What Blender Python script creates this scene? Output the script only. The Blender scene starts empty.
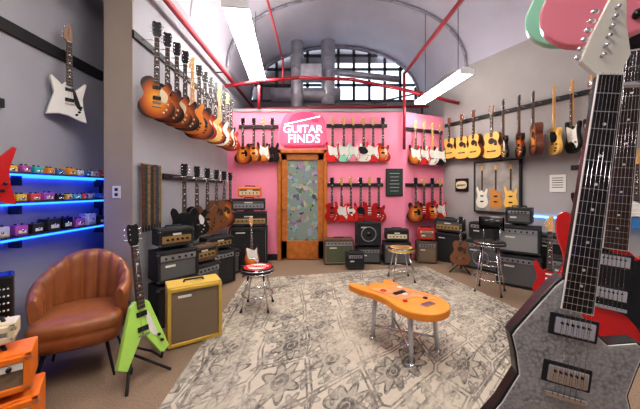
import bpy, bmesh, math, random
from mathutils import Vector, Matrix
random.seed(7)
R=math.radians
scene=bpy.context.scene
try:
    scene.view_settings.view_transform='Standard'
    scene.view_settings.look='Medium High Contrast'
except Exception: pass

# ---------------------------------------------------------------- materials
MC={}
def mat(name,col,rough=.5,metal=0,emit=0,noise=0,nscale=20,bump=0,coat=0,alpha=None,trans=0):
    if name in MC: return MC[name]
    m=bpy.data.materials.new(name); m.use_nodes=True
    nt=m.node_tree; b=nt.nodes['Principled BSDF']
    b.inputs['Base Color'].default_value=(*col,1)
    b.inputs['Roughness'].default_value=rough
    b.inputs['Metallic'].default_value=metal
    b.inputs['Coat Weight'].default_value=coat*.5
    b.inputs['Coat Roughness'].default_value=.12
    if trans: b.inputs['Transmission Weight'].default_value=trans
    if emit:
        b.inputs['Emission Color'].default_value=(*col,1)
        b.inputs['Emission Strength'].default_value=emit
    if noise or bump:
        tc=nt.nodes.new('ShaderNodeTexCoord'); n=nt.nodes.new('ShaderNodeTexNoise')
        n.inputs['Scale'].default_value=nscale; n.inputs['Detail'].default_value=6
        nt.links.new(tc.outputs['Object'],n.inputs['Vector'])
        if noise:
            r=nt.nodes.new('ShaderNodeValToRGB')
            r.color_ramp.elements[0].position=.3; r.color_ramp.elements[1].position=.7
            r.color_ramp.elements[0].color=(*[c*(1-noise) for c in col],1)
            r.color_ramp.elements[1].color=(*[min(1,c*(1+noise)) for c in col],1)
            nt.links.new(n.outputs['Fac'],r.inputs['Fac']); nt.links.new(r.outputs['Color'],b.inputs['Base Color'])
        if bump:
            bp=nt.nodes.new('ShaderNodeBump'); bp.inputs['Strength'].default_value=bump
            nt.links.new(n.outputs['Fac'],bp.inputs['Height']); nt.links.new(bp.outputs['Normal'],b.inputs['Normal'])
    MC[name]=m; return m

def burst(name,inner,mid,outer,zc,rx=.16,rz=.22):
    if name in MC: return MC[name]
    m=mat(name,inner,.35,coat=.3); nt=m.node_tree; b=nt.nodes['Principled BSDF']
    b.inputs['Specular IOR Level'].default_value=.3
    tc=nt.nodes.new('ShaderNodeTexCoord')
    a=nt.nodes.new('ShaderNodeVectorMath'); a.operation='ADD'; a.inputs[1].default_value=(0,0,-zc)
    s=nt.nodes.new('ShaderNodeVectorMath'); s.operation='MULTIPLY'; s.inputs[1].default_value=(1/rx,0,1/rz)
    l=nt.nodes.new('ShaderNodeVectorMath'); l.operation='LENGTH'
    r=nt.nodes.new('ShaderNodeValToRGB'); e=r.color_ramp.elements
    e[0].position=.25; e[0].color=(*inner,1); e[1].position=1.0; e[1].color=(*outer,1)
    q=e.new(.68); q.color=(*mid,1)
    L=nt.links.new
    L(tc.outputs['Object'],a.inputs[0]); L(a.outputs[0],s.inputs[0]); L(s.outputs[0],l.inputs[0])
    L(l.outputs['Value'],r.inputs['Fac']); L(r.outputs['Color'],b.inputs['Base Color'])
    return m

BLK=mat('black_gloss',(.012,.012,.014),.25,coat=.4)
BLKM=mat('black_matte',(.02,.02,.022),.6)
TOLEX=mat('black_tolex',(.022,.022,.024),.65,bump=.4,nscale=300)
CHR=mat('chrome',(.75,.75,.77),.15,1)
FRET=mat('fret_nickel',(.42,.42,.43),.45,.3)
WHT=mat('white_plastic',(.75,.73,.68),.35)
CREAM=mat('cream',(.72,.62,.42),.4)
ROSE=mat('rosewood',(.05,.028,.02),.5,noise=.3,nscale=60)
EBONY=mat('ebony_board',(.018,.015,.014),.6,noise=.3,nscale=60)
MAPLE=mat('maple_neck',(.62,.34,.12),.35,noise=.12,nscale=30)
MAHOG=mat('mahogany_neck',(.16,.05,.025),.35,noise=.2,nscale=30)
SPRUCE=mat('spruce_top',(.85,.45,.11),.35,noise=.08,nscale=40,coat=.3)
PEARL=mat('pearl_inlay',(.7,.7,.68),.3)
GRG=mat('grille_grey',(.13,.13,.13),.8,bump=.6,nscale=400,noise=.3)
GRB=mat('grille_black',(.03,.03,.032),.8,bump=.6,nscale=400)
GRT=mat('grille_tan',(.23,.17,.11),.8,bump=.6,nscale=400,noise=.3)
TWEED=mat('tweed_cloth',(.60,.40,.075),.7,noise=.18,nscale=150,bump=.3)
BROWNT=mat('brown_tolex',(.12,.07,.04),.6)
ORANGE=mat('orange_tolex',(.8,.2,.02),.5,bump=.2,nscale=200)
GOLDP=mat('gold_panel',(.42,.28,.11),.4,.5)
SILV=mat('silver_panel',(.32,.32,.34),.4,.4)
REDP=mat('red_paint',(.5,.02,.02),.35)
PIPE=mat('red_pipe_paint',(.36,.02,.035),.4)

# ---------------------------------------------------------------- mesh builder
def spline(pts,n=4):
    out=[];N=len(pts)
    for i in range(N):
        p0,p1,p2,p3=[Vector(pts[(i+k-1)%N]) for k in range(4)]
        for j in range(n):
            t=j/n
            out.append(.5*((2*p1)+(-p0+p2)*t+(2*p0-5*p1+4*p2-p3)*t*t+(-p0+3*p1-3*p2+p3)*t**3))
    return [(v.x,v.y) for v in out]

class MB:
    def __init__(s): s.bm=bmesh.new(); s.mats=[]
    def mi(s,m):
        if m not in s.mats: s.mats.append(m)
        return s.mats.index(m)
    def add(s,b,m,M=None,smooth=False):
        if M is not None: b.transform(M)
        i=s.mi(m)
        bmesh.ops.recalc_face_normals(b,faces=b.faces[:])
        for f in b.faces: f.material_index=i; f.smooth=smooth
        me=bpy.data.meshes.new('t'); b.to_mesh(me); b.free()
        s.bm.from_mesh(me); bpy.data.meshes.remove(me)
    def box(s,c,size,m,rot=None,bev=0,seg=2):
        b=bmesh.new(); bmesh.ops.create_cube(b,size=1)
        bmesh.ops.scale(b,vec=Vector(size),verts=b.verts[:])
        if bev: bmesh.ops.bevel(b,geom=b.edges[:],offset=bev,segments=seg,affect='EDGES',profile=.5)
        M=Matrix.Translation(Vector(c))
        if rot is not None: M=M@rot
        s.add(b,m,M,smooth=False)
    def cyl(s,p0,p1,r,m,r1=None,seg=12,smooth=True):
        p0=Vector(p0);p1=Vector(p1); d=p1-p0
        b=bmesh.new()
        bmesh.ops.create_cone(b,cap_ends=True,segments=seg,radius1=r,radius2=r if r1 is None else r1,depth=d.length)
        q=d.to_track_quat('Z','Y').to_matrix().to_4x4()
        s.add(b,m,Matrix.Translation((p0+p1)/2)@q,smooth=smooth)
    def sph(s,c,r,m,seg=16):
        b=bmesh.new(); bmesh.ops.create_uvsphere(b,u_segments=seg,v_segments=seg//2,radius=1)
        r=(r,r,r) if not hasattr(r,'__len__') else r
        bmesh.ops.scale(b,vec=Vector(r),verts=b.verts[:])
        s.add(b,m,Matrix.Translation(Vector(c)),smooth=True)
    def prism(s,pts,y0,y1,m,bev=0,M=None):
        b=bmesh.new()
        vs=[b.verts.new((x,y0,z)) for x,z in pts]
        f=b.faces.new(vs)
        r=bmesh.ops.extrude_face_region(b,geom=[f])
        nv=[g for g in r['geom'] if isinstance(g,bmesh.types.BMVert)]
        bmesh.ops.translate(b,vec=(0,y1-y0,0),verts=nv)
        if bev:
            es=[e for e in b.edges if abs(e.verts[0].co.y-e.verts[1].co.y)<1e-6]
            bmesh.ops.bevel(b,geom=es,offset=bev,segments=2,affect='EDGES',profile=.6)
        s.add(b,m,M)
    def grid(s,rows,m,closeu=False,closev=False,smooth=True):
        b=bmesh.new(); V=[[b.verts.new(p) for p in r] for r in rows]
        nr=len(V);nc=len(V[0])
        for i in range(nr if closeu else nr-1):
            for j in range(nc if closev else nc-1):
                try: b.faces.new([V[i][j],V[(i+1)%nr][j],V[(i+1)%nr][(j+1)%nc],V[i][(j+1)%nc]])
                except Exception: pass
        s.add(b,m,None,smooth)
    def torus(s,c,Rr,r,m,seg=28,rs=8,M=None):
        rows=[]
        for i in range(seg):
            a=2*math.pi*i/seg; row=[]
            for j in range(rs):
                q=2*math.pi*j/rs
                p=Vector(((Rr+r*math.cos(q))*math.cos(a),(Rr+r*math.cos(q))*math.sin(a),r*math.sin(q)))
                if M is not None: p=M@p
                row.append(p+Vector(c))
            rows.append(row)
        s.grid(rows,m,True,True)
    def tube(s,pts,r,m,seg=8):
        for a,b in zip(pts,pts[1:]): s.cyl(a,b,r,m,seg=seg)
        for p in pts[1:-1]: s.sph(p,r*1.02,m,seg=8)
    def text(s,txt,size,m,M,ext=.004):
        c=bpy.data.curves.new('t','FONT'); c.body=txt; c.size=size; c.extrude=ext; c.align_x='CENTER'; c.align_y='CENTER'
        o=bpy.data.objects.new('t',c); scene.collection.objects.link(o)
        bpy.context.view_layer.update()
        dg=bpy.context.evaluated_depsgraph_get()
        me=bpy.data.meshes.new_from_object(o.evaluated_get(dg))
        b=bmesh.new(); b.from_mesh(me); bpy.data.meshes.remove(me)
        bpy.data.objects.remove(o); bpy.data.curves.remove(c)
        s.add(b,m,M)
    def mesh(s,name):
        me=bpy.data.meshes.new(name); s.bm.to_mesh(me); s.bm.free()
        for m in s.mats: me.materials.append(m)
        return me
    def obj(s,name,loc=(0,0,0),rz=0,scale=1):
        return place(s.mesh(name),name,loc,rz,scale)
def place(me,name,loc,rz=0,scale=1,tilt=0):
    o=bpy.data.objects.new(name,me); scene.collection.objects.link(o)
    o.location=loc; o.rotation_euler=(tilt,0,rz); o.scale=(scale,)*3 if not hasattr(scale,'__len__') else scale
    return o
def orient(o,origin,up,front,scale=1):
    z=Vector(up).normalized(); y=-Vector(front); y=(y-z*y.dot(z)).normalized(); x=y.cross(z)
    M=Matrix((x,y,z)).transposed().to_4x4()
    o.matrix_world=Matrix.Translation(Vector(origin))@M@Matrix.Scale(scale,4)

# ---------------------------------------------------------------- guitars
def mir(h):
    return h+[(-x,z) for x,z in reversed(h) if abs(x)>1e-6]
OUT={
'st':[(-.03,-.03),(-.06,-.06),(-.09,-.02),(-.122,.045),(-.152,.03),(-.15,-.04),(-.125,-.12),(-.13,-.19),(-.16,-.27),(-.15,-.34),(-.09,-.40),(0,-.415),(.09,-.39),(.15,-.32),(.155,-.25),(.13,-.18),(.12,-.12),(.14,-.06),(.145,-.01),(.125,.01),(.09,-.03),(.06,-.08),(.03,-.06)],
'lp':[(-.03,0),(-.08,.01),(-.13,-.02),(-.145,-.08),(-.12,-.15),(-.125,-.2),(-.165,-.27),(-.165,-.34),(-.11,-.40),(0,-.42),(.11,-.40),(.165,-.34),(.165,-.27),(.125,-.2),(.115,-.15),(.14,-.1),(.135,-.05),(.115,-.03),(.085,-.06),(.05,-.09),(.03,-.08)],
'te':[(-.03,-.01),(-.09,-.005),(-.14,-.02),(-.15,-.08),(-.122,-.16),(-.125,-.21),(-.16,-.28),(-.155,-.35),(-.1,-.40),(0,-.41),(.1,-.40),(.155,-.35),(.16,-.28),(.125,-.2),(.12,-.15),(.145,-.09),(.14,-.05),(.115,-.04),(.08,-.08),(.05,-.1),(.03,-.08)],
'sg':mir([(-.03,-.06),(-.06,-.09),(-.085,-.05),(-.125,.03),(-.15,-.02),(-.13,-.1),(-.115,-.17),(-.155,-.26),(-.165,-.33),(-.1,-.4),(0,-.41)]),
'se':mir([(-.03,-.05),(-.06,-.06),(-.09,-.01),(-.135,.01),(-.16,-.05),(-.14,-.13),(-.14,-.19),(-.19,-.27),(-.2,-.35),(-.13,-.43),(0,-.45)]),
'ac':mir([(-.045,0),(-.11,-.005),(-.145,-.06),(-.14,-.13),(-.122,-.19),(-.15,-.26),(-.195,-.33),(-.19,-.42),(-.12,-.485),(0,-.5)]),
}
LIN={
'ex':[(-.03,.01),(-.045,-.01),(-.112,-.135),(-.118,-.15),(-.104,-.19),(-.092,-.24),(-.12,-.32),(-.16,-.40),(-.14,-.42),(.02,-.40),(.14,-.44),(.17,-.42),(.14,-.3),(.115,-.22),(.125,-.16),(.135,-.11),(.12,-.10),(.07,-.12),(.03,-.09)],
'v':[(-.035,0),(-.07,-.03),(-.19,-.42),(-.13,-.46),(0,-.24),(.13,-.46),(.19,-.42),(.07,-.03),(.035,0)],
'x':[(-.03,-.02),(-.06,-.06),(-.10,-.02),(-.15,.02),(-.155,-.01),(-.125,-.16),(-.16,-.28),(-.19,-.40),(-.08,-.37),(.0,-.38),(.1,-.42),(.16,-.43),(.13,-.28),(.12,-.17),(.16,-.0),(.14,0.01),(.06,-.09),(.03,-.08)],
}
HEAD={
'f':[(-.02,0),(-.022,.03),(-.045,.045),(-.035,.13),(-.02,.18),(.018,.19),(.036,.165),(.022,.14),(.026,.05),(.02,0)],
'g':[(-.02,0),(-.04,.04),(-.042,.15),(-.03,.172),(0,.163),(.03,.172),(.042,.15),(.04,.04),(.02,0)],
'p':[(-.02,0),(-.055,.035),(-.04,.1),(-.01,.2),(.012,.19),(.02,.12),(.035,.05),(.02,0)],
}
GC={}
def guitar_mesh(kind,body,head='f',neck=None,fb=None,pg=None,hm=None,pu=2,detail=False,side=None,L=None,gold=False):
    key=(kind,body.name,head,neck.name if neck else '',fb.name if fb else '',pg.name if pg else '',pu,detail,L,hm.name if hm else '')
    if key in GC: return GC[key]
    neck=neck or MAPLE; fb=fb or ROSE; hm=hm or neck
    g=MB(); ac=kind=='ac'
    L=L or (.35 if ac else .42)
    o=spline(OUT[kind],4) if kind in OUT else LIN[kind]
    o=[(x,z-L) for x,z in o]
    th=.05 if ac else (.028 if kind=='se' else .022)
    if ac:
        g.prism(o,-th+.002,th,side or MAHOG,.004)
        g.prism([(x*.985,(z+L+.25)*.985-L-.25) for x,z in o],-th-.002,-th+.004,body)
    elif side is not None:
        g.prism(o,-th+.002,th,side,.004)
        g.prism([(x*.955,(z+L+.2)*.965-L-.2) for x,z in o],-th-.0005,-th+.01,WHT)
        g.prism([(x*.935,(z+L+.2)*.95-L-.2) for x,z in o],-th-.001,-th+.01,body)
    else:
        g.prism(o,-th,th,body,.006)
    fbb=-L-(.09 if ac else .06)
    yf=-th-.004
    g.prism([(-.021,0),(-.027,-L-.03),(.027,-L-.03),(.021,0)],yf,yf+.022,neck,.003)
    if detail: g.prism([(-.0232,0),(-.0297,fbb-.002),(.0297,fbb-.002),(.0232,0)],yf-.0055,yf,WHT)
    g.prism([(-.0215,0),(-.028,fbb),(.028,fbb),(.0215,0)],yf-.006,yf,fb)
    nf=20 if detail else 12
    for i in range(1,nf):
        z=fbb*(1-2**(-i/12))/(1-2**(-nf/12))
        w=.0215+(.0065)*(z/fbb)
        g.box((0,yf-.0065,z),(2*w,.002,.0012 if detail else .0018),FRET)
        if i in (3,5,7,9,12,15,17):
            if detail: g.cyl((0,yf-.0055,z+.011),(0,yf-.0065,z+.011),.0035,PEARL,seg=10,smooth=False)
            else: g.box((0,yf-.0063,z+.012),(.014,.001,.012),PEARL)
    g.box((0,yf-.006,0),(.043,.006,.005),WHT)
    g.prism(HEAD[head],yf+.004,yf+.018,hm,.002)
    for i in range(6):
        if head=='g':
            sx=-1 if i<3 else 1; z=.05+.04*(i%3)
            g.cyl((sx*.03,yf+.004,z),(sx*.03,yf-.008,z),.005,CHR,seg=6)
            g.sph((sx*.056,yf+.012,z),(.009,.005,.007),CHR,8); g.cyl((sx*.036,yf+.012,z),(sx*.056,yf+.012,z),.0025,CHR,seg=6)
        else:
            z=.045+.022*i; x=-.018+.006*i/2
            g.cyl((x,yf+.004,z),(x,yf-.008,z),.004,CHR,seg=6)
            x2=-.058+.004*i
            g.sph((x2,yf+.012,z),(.009,.005,.006),CHR,8); g.cyl((x2,yf+.012,z),(x,yf+.012,z),.002,CHR,seg=6)
    zf=-th-.001
    if ac:
        b0=-L-.17
        g.cyl((0,-th-.003,b0),(0,-th-.0035,b0),.062,MAHOG,seg=24,smooth=False)
        g.cyl((0,-th-.004,b0),(0,-th-.0045,b0),.05,BLKM,seg=24,smooth=False)
        g.prism([(-.085,-L-.35),(-.085,-L-.375),(.085,-L-.375),(.085,-L-.35)],-th-.01,-th,ROSE)
        g.box((0,-th-.011,-L-.36),(.07,.004,.004),WHT)
        g.prism(spline([(.05,b0+.03),(.1,b0),(.105,b0-.09),(.05,b0-.08),(.055,b0-.03)],3),-th-.004,-th-.002,pg or ROSE)
    else:
        if pg:
            if kind=='lp': q=[(.03,-.1),(.05,-.11),(.1,-.17),(.085,-.25),(.045,-.24),(.03,-.2)]
            elif kind in('te',): q=[(-.03,-.07),(-.12,-.08),(-.1,-.17),(-.06,-.23),(.06,-.23),(.1,-.17),(.05,-.1),(.03,-.09)]
            elif kind in('v','x','ex'): q=[(.03,-.1),(.05,-.1),(.11,-.3),(.05,-.25)]
            elif kind=='se': q=[(.04,-.14),(.1,-.18),(.09,-.28),(.045,-.27)]
            elif kind=='sg': q=[(-.03,-.08),(-.08,-.11),(-.07,-.2),(0,-.22),(.09,-.25),(.08,-.12),(.03,-.08)]
            else: q=[(-.03,-.06),(-.11,-.03),(-.1,-.12),(-.09,-.2),(-.06,-.26),(.04,-.27),(.1,-.35),(.13,-.3),(.11,-.2),(.1,-.1),(.11,-.03),(.05,-.09)]
            g.prism(spline([(x,z-L) for x,z in q],3),zf-.002,zf+.002,pg)
        zs=[-.1,-.21] if pu==2 else [-.1,-.155,-.21]
        for z in zs:
            hw,hh=(.038,.019) if pu==2 else (.037,.009)
            g.box((0,zf-.004,z-L),(hw*2,.012,hh*2),CHR if (pu==2 and (detail or gold)) else (BLK if pu==2 else WHT),bev=.003)
            if detail:
                for k in range(6): g.cyl((-.025+.01*k,zf-.009,z-L+.007),(-.025+.01*k,zf-.012,z-L+.007),.003,BLK,seg=6)
                g.box((0,zf-.0005,z-L),(.092,.004,.05),BLKM,bev=.002)
        g.box((0,zf-.006,-.255-L),(.08,.014,.014),CHR,bev=.003)
        if kind in('lp','sg','se'): g.box((0,zf-.005,-.30-L),(.085,.012,.012),CHR,bev=.003)
        for kx,kz in ((.1,-.27),(.085,-.325),(.06,-.36)) if kind!='v' else ((.11,-.3),(.13,-.35)):
            g.cyl((kx,zf,kz-L),(kx,zf-.018,kz-L),.011,BLK if kind!='lp' else CREAM,seg=10)
        if kind=='se':
            for sx in (-1,1):
                g.prism([(sx*.1,-.18-L),(sx*.112,-.2-L),(sx*.108,-.28-L),(sx*.12,-.3-L),(sx*.105,-.29-L),(sx*.1,-.21-L)],zf-.001,zf+.001,BLKM)
    bz=-L-(.36 if ac else .255)
    for k in range(6):
        x0=-.017+.0068*k; x1=-.026+.0104*k
        if detail: g.cyl((x0,yf-.009,0),(x1,zf-.014,bz),.0006,CHR,seg=4)
        else:
            if k in(1,4): g.cyl((x0,yf-.009,0),(x1,zf-.012,bz),.0009,CHR,seg=3)
    me=g.mesh('guitar_'+kind); GC[key]=me; return me

ZC=-.64
SB=burst('sunburst_amber',(.85,.36,.04),(.5,.11,.015),(.03,.01,.008),ZC,.17,.23)
TB=burst('sunburst_tobacco',(.65,.2,.03),(.22,.045,.012),(.012,.008,.008),ZC)
CB=burst('sunburst_cherry',(.85,.32,.04),(.6,.07,.02),(.3,.01,.01),ZC)
GT=mat('gold_finish',(.65,.42,.12),.3,.3)
RED=mat('cherry_red_finish',(.42,.012,.012),.25,coat=.5)
CAR=mat('bright_red_finish',(.7,.025,.025),.25,coat=.5)
MINT=mat('surf_green_finish',(.3,.7,.5),.3,coat=.4)
PINKF=mat('shell_pink_finish',(.80,.25,.32),.3,coat=.4)
WHF=mat('white_finish',(.8,.77,.68),.3,coat=.4)
BLUEF=mat('lake_blue_finish',(.05,.18,.4),.3,coat=.4)
SILF=mat('silver_grey_finish',(.5,.5,.52),.3,.5)
ORF=mat('orange_finish',(.75,.25,.03),.3,coat=.4)
WALN=mat('walnut_finish',(.2,.08,.03),.35,noise=.1,nscale=30)
YEL=mat('butterscotch_finish',(.82,.5,.13),.3,coat=.4)
ASB=burst('acoustic_sunburst',(.8,.36,.06),(.4,.1,.03),(.03,.012,.01),-.6,.2,.26)
NAT=SPRUCE
SPEC={
'lpSB':('lp',SB,'g',MAHOG,ROSE,CREAM,BLK,2),'lpTB':('lp',TB,'g',MAHOG,ROSE,None,BLK,2),'lpCB':('lp',CB,'g',MAHOG,ROSE,CREAM,BLK,2),
'lpBK':('lp',BLK,'g',MAHOG,ROSE,WHT,BLK,2),'lpGT':('lp',GT,'g',MAHOG,ROSE,CREAM,BLK,2),'lpRD':('lp',RED,'g',MAHOG,ROSE,None,BLK,2),
'seSB':('se',burst('semi_burst',(.8,.33,.04),(.45,.1,.02),(.03,.012,.01),-.66,.19,.24),'g',MAHOG,ROSE,BLK,BLK,2),
'seRD':('se',RED,'g',MAHOG,ROSE,BLK,BLK,2),'seBK':('se',BLK,'g',MAHOG,ROSE,None,BLK,2),'seWN':('se',WALN,'g',MAHOG,ROSE,None,BLK,2),
'sgRD':('sg',RED,'g',MAHOG,ROSE,BLK,BLK,2),'sgBK':('sg',BLK,'g',MAHOG,ROSE,None,BLK,2),'sgWN':('sg',WALN,'g',MAHOG,ROSE,None,BLK,2),
'stSB':('st',SB,'f',MAPLE,ROSE,WHT,None,3),'stRD':('st',CAR,'f',MAPLE,ROSE,WHT,None,3),'stMT':('st',MINT,'f',MAPLE,ROSE,WHT,None,3),
'stPK':('st',PINKF,'f',MAPLE,ROSE,WHT,None,3),'stWH':('st',WHF,'f',MAPLE,MAPLE,WHT,None,3),'stBK':('st',BLK,'f',MAPLE,ROSE,WHT,None,3),
'stBL':('st',BLUEF,'f',MAPLE,ROSE,WHT,None,3),'stRR':('st',RED,'f',MAPLE,ROSE,None,None,3),'stOR':('st',ORF,'f',MAPLE,MAPLE,None,None,3),
'teYL':('te',YEL,'f',MAPLE,MAPLE,BLK,None,2),'teRD':('te',CAR,'f',MAPLE,ROSE,WHT,None,2),'teSV':('te',SILF,'f',MAPLE,ROSE,BLK,None,2),'teWH':('te',WHF,'f',MAPLE,ROSE,BLK,None,2),
'acNT':('ac',NAT,'g',MAHOG,ROSE,None,MAHOG,2),'acSB':('ac',ASB,'g',MAHOG,ROSE,None,BLK,2),'acBK':('ac',BLK,'g',MAHOG,ROSE,BLK,BLK,2),'acWN':('ac',WALN,'g',MAHOG,ROSE,None,BLK,2),
}
def G(spec,loc,rz,scale=1,tilt=0):
    k=SPEC[spec]; me=guitar_mesh(*k)
    return place(me,'acoustic_guitar' if k[0]=='ac' else ('semi_hollow_guitar' if k[0]=='se' else 'electric_guitar'),loc,rz,scale,tilt)
def rail(name,p0,p1,z,n2,arms,zoff=0,h=.07):
    g=MB(); p0=Vector((p0[0],p0[1],0));p1=Vector((p1[0],p1[1],0)); d=(p1-p0); a=math.atan2(d.y,d.x)
    n=Vector((n2[0],n2[1],0)).normalized()
    c=(p0+p1)/2+n*.012; c.z=z
    g.box(c,(d.length,.022,h),BLKM,Matrix.Rotation(a,4,'Z'))
    for q in arms:
        q=Vector(q)
        t=(q-p0); t.z=0; dist=t.dot(n)
        base=q-n*dist
        g.cyl(base,q,.006,CHR,seg=6)
        dd=d.normalized()
        g.cyl(q-dd*.03,q+dd*.03,.006,BLKM,seg=6)
    g.obj(name)
RAIL='guitar_hanger_rail'

# ---------------------------------------------------------------- room
XL=-1.85; ZS=3.85; H=1.4
WLAV=mat('wall_paint_grey',(.375,.375,.415),.8,noise=.04,nscale=3,bump=.05)
WWRM=mat('wall_paint_warm_grey',(.37,.345,.335),.8,noise=.04,nscale=3,bump=.05)
WTAU=mat('wall_paint_taupe',(.36,.30,.25),.8,noise=.05,nscale=3)
WPINK=mat('wall_paint_pink',(.88,.29,.42),.7,noise=.03,nscale=3)
CEIL=mat('ceiling_plaster',(.50,.48,.56),.85,noise=.08,nscale=1.5,bump=.1)
FLOORM=mat('floor_carpet',(.25,.175,.12),.9,noise=.22,nscale=90,bump=.3)
def XR(y): return 2.65+(6-y)*.511 if y<6 else 2.65
def wallbox(name,a,b,z0,z1,m,thick=.1,side=1):
    g=MB(); a=Vector((*a,0));b=Vector((*b,0)); d=b-a; n=Vector((-d.y,d.x,0)).normalized()*side
    c=(a+b)/2+n*thick/2; c.z=(z0+z1)/2
    g.box(c,(d.length,thick,z1-z0),m,Matrix.Rotation(math.atan2(d.y,d.x),4,'Z'))
    return g.obj(name)
g=MB(); g.box((1.5,2.8,-.05),(9.5,9.9,.1),FLOORM); g.obj('floor')
g=MB(); 
g.box(((XL-2.05)/2,(3.27+7.6)/2,ZS/2),(.2,7.6-3.27,ZS),WLAV)
g.box((XL-.14,3.025,ZS/2),(.28,.51,ZS),WLAV)
g.box((XL-.14,2.765,ZS/2),(.28,.012,ZS),WTAU)
g.box((-2.31,3.37,ZS/2),(.4,.2,ZS),WTAU)
g.obj('wall_left')
wallbox('wall_left_alcove',(-2.5,3.3),(-2.5,-2.0),0,ZS,WLAV,side=-1)
wallbox('wall_rear',(-2.6,-2.0),(6.9,-2.0),0,6,WLAV,side=-1)
wallbox('wall_right',(2.65,6.0),(2.65+.92*4.45,6-1.8*4.45),0,ZS+.05,WWRM,side=1)
wallbox('wall_right_annex',(2.65,7.6),(2.65,6.0),0,ZS+.05,WWRM,side=1)
g=MB(); TOP=2.96
D0,D1,DH=-.84,.14,2.2
for x0,x1,z0,z1 in ((XL,D0,0,TOP),(D1,1.7,0,TOP),(D0,D1,DH,TOP)):
    g.box(((x0+x1)/2,5.66,(z0+z1)/2),(x1-x0,.12,z1-z0),WPINK)
g.box(((XL+1.7)/2,5.66,TOP+.03),(1.7-XL,.16,.06),mat('wall_cap_grey',(.3,.28,.3),.6))
g.obj('wall_back')
wallbox('wall_back_angled',(1.7,5.6),(2.65,6.0),0,TOP,WPINK,side=1)
g=MB(); rows=[]; N=24
for y in [-2.0,0,1.5,3,4.5,5.5,6,6.8,7.6]:
    row=[]
    for i in range(N+1):
        a=math.pi*(1-i/N); xl,xr=XL,XR(y)
        cx=(xl+xr)/2; hw=(xr-xl)/2
        row.append((cx+hw*math.cos(a),y,ZS+1.38*math.sin(a)**.9 if 0<i<N else ZS))
    rows.append(row)
g.grid(rows,CEIL)
g.box((-2.2,.65,ZS+.04),(.72,5.35,.08),WTAU)
g.obj('ceiling')
g=MB(); RIB=mat('ceiling_rib_grey',(.34,.32,.37),.7)
for y in (2.2,3.9,5.5,7.4):
    for i in range(N):
        pts=[]
        for k in (i,i+1):
            a=math.pi*(1-k/N); xl,xr=XL,XR(y); cx=(xl+xr)/2; hw=(xr-xl)/2
            pts.append((cx+hw*.985*math.cos(a),y,ZS-.03+1.38*math.sin(a)**.9 if 0<k<N else ZS-.03))
        g.cyl(pts[0],pts[1],.03 if y>5 else .012,RIB,seg=6)
g.obj('trim_1')
g=MB(); EW=mat('end_wall_grey',(.3,.29,.31),.8)
g.box((.4,7.65,1.9),(4.6,.1,3.8),EW)
g.obj('wall_end')
g=MB(); FR=mat('window_frame_dark',(.09,.08,.09),.5)
cx=(XL+2.65)/2; hw=(2.65-XL)/2
def az(x): 
    c=max(-1,min(1,(x-cx)/hw)); return ZS+1.38*max(0,math.sin(math.acos(c)))**.9
x=-1.6
while x<2.6:
    g.box((x,7.62,(3.8+az(x))/2),(.07,.06,az(x)-3.8),FR); x+=.42
for z in (3.82,4.25,4.68,5.05):
    s_=min(1,max(0,(z-ZS)/1.38))**(1/.9); w=hw*math.sqrt(max(0,1-s_*s_))
    g.box((cx,7.62,z),(2*w,.06,.06),FR)
g.obj('window_1')
g=MB(); 
for x0,x1,z0,z1 in ((-1.85,-.75,3.8,5.3),(-.75,.3,4.72,5.3),(.3,2.65,4.9,5.3)):
    g.box(((x0+x1)/2,7.72,(z0+z1)/2),(x1-x0,.04,z1-z0),mat('end_wall_infill',(.36,.34,.37),.8))
g.obj('trim_2')
g=MB(); DU=mat('galvanised_duct',(.55,.55,.6),.4,.5,noise=.15,nscale=8)
g.cyl((-1.2,6.9,3.75),(.5,6.9,3.75),.16,DU,seg=24)
g.cyl((-.55,6.75,3.0),(-.55,6.75,4.95),.15,DU,seg=24)
g.cyl((.2,6.9,3.0),(.2,6.9,5.05),.17,DU,seg=24)
for z in (3.4,3.7,4.3,4.6):
    g.torus((-.55,6.75,z),.15,.012,DU); g.torus((.2,6.9,z),.17,.012,DU)
g.cyl((-.2,7.1,4.45),(2.0,7.1,4.2),.08,DU,seg=16)
g.box((-.2,6.6,4.15),(.5,.3,.35),DU,bev=.02)
g.obj('air_duct')
g=MB()
g.tube([(-1.7,-1.9,3.5),(-1.7,7.5,3.5)],.035,PIPE)
g.tube([(XL+.03,5.35,3.38),(-1.2,5.35,3.47),(-.4,5.35,3.55),(.6,5.37,3.52),(1.6,5.45,3.36),(2.75,5.55,3.12)],.034,PIPE)
g.tube([(1.85,-1.9,3.7),(1.66,5.52,3.7),(1.66,5.52,2.2)],.03,PIPE)
g.tube([(-.66,-1.9,4.0),(-.74,5.6,4.0),(-.74,5.6,3.5)],.018,PIPE)
g.tube([(-1.2,5.5,3.0),(-1.2,5.5,3.45)],.03,PIPE)
for y in (1.,3.,5.): g.cyl((-1.7,y,3.5),(XL,y,3.5),.012,BLKM,seg=6)
g.tube([(-1.7,6.2,3.2),(2.4,6.2,3.25)],.03,PIPE)
g.obj('sprinkler_pipe')
g=MB(); g.tube([(2.3,6.3,3.0),(2.3,6.3,3.6),(.9,6.35,3.3),(.9,6.35,3.0)],.02,FR); 
g.box((.6,6.3,3.3),(1.8,.06,.06),FR); g.obj('trim_3')

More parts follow.
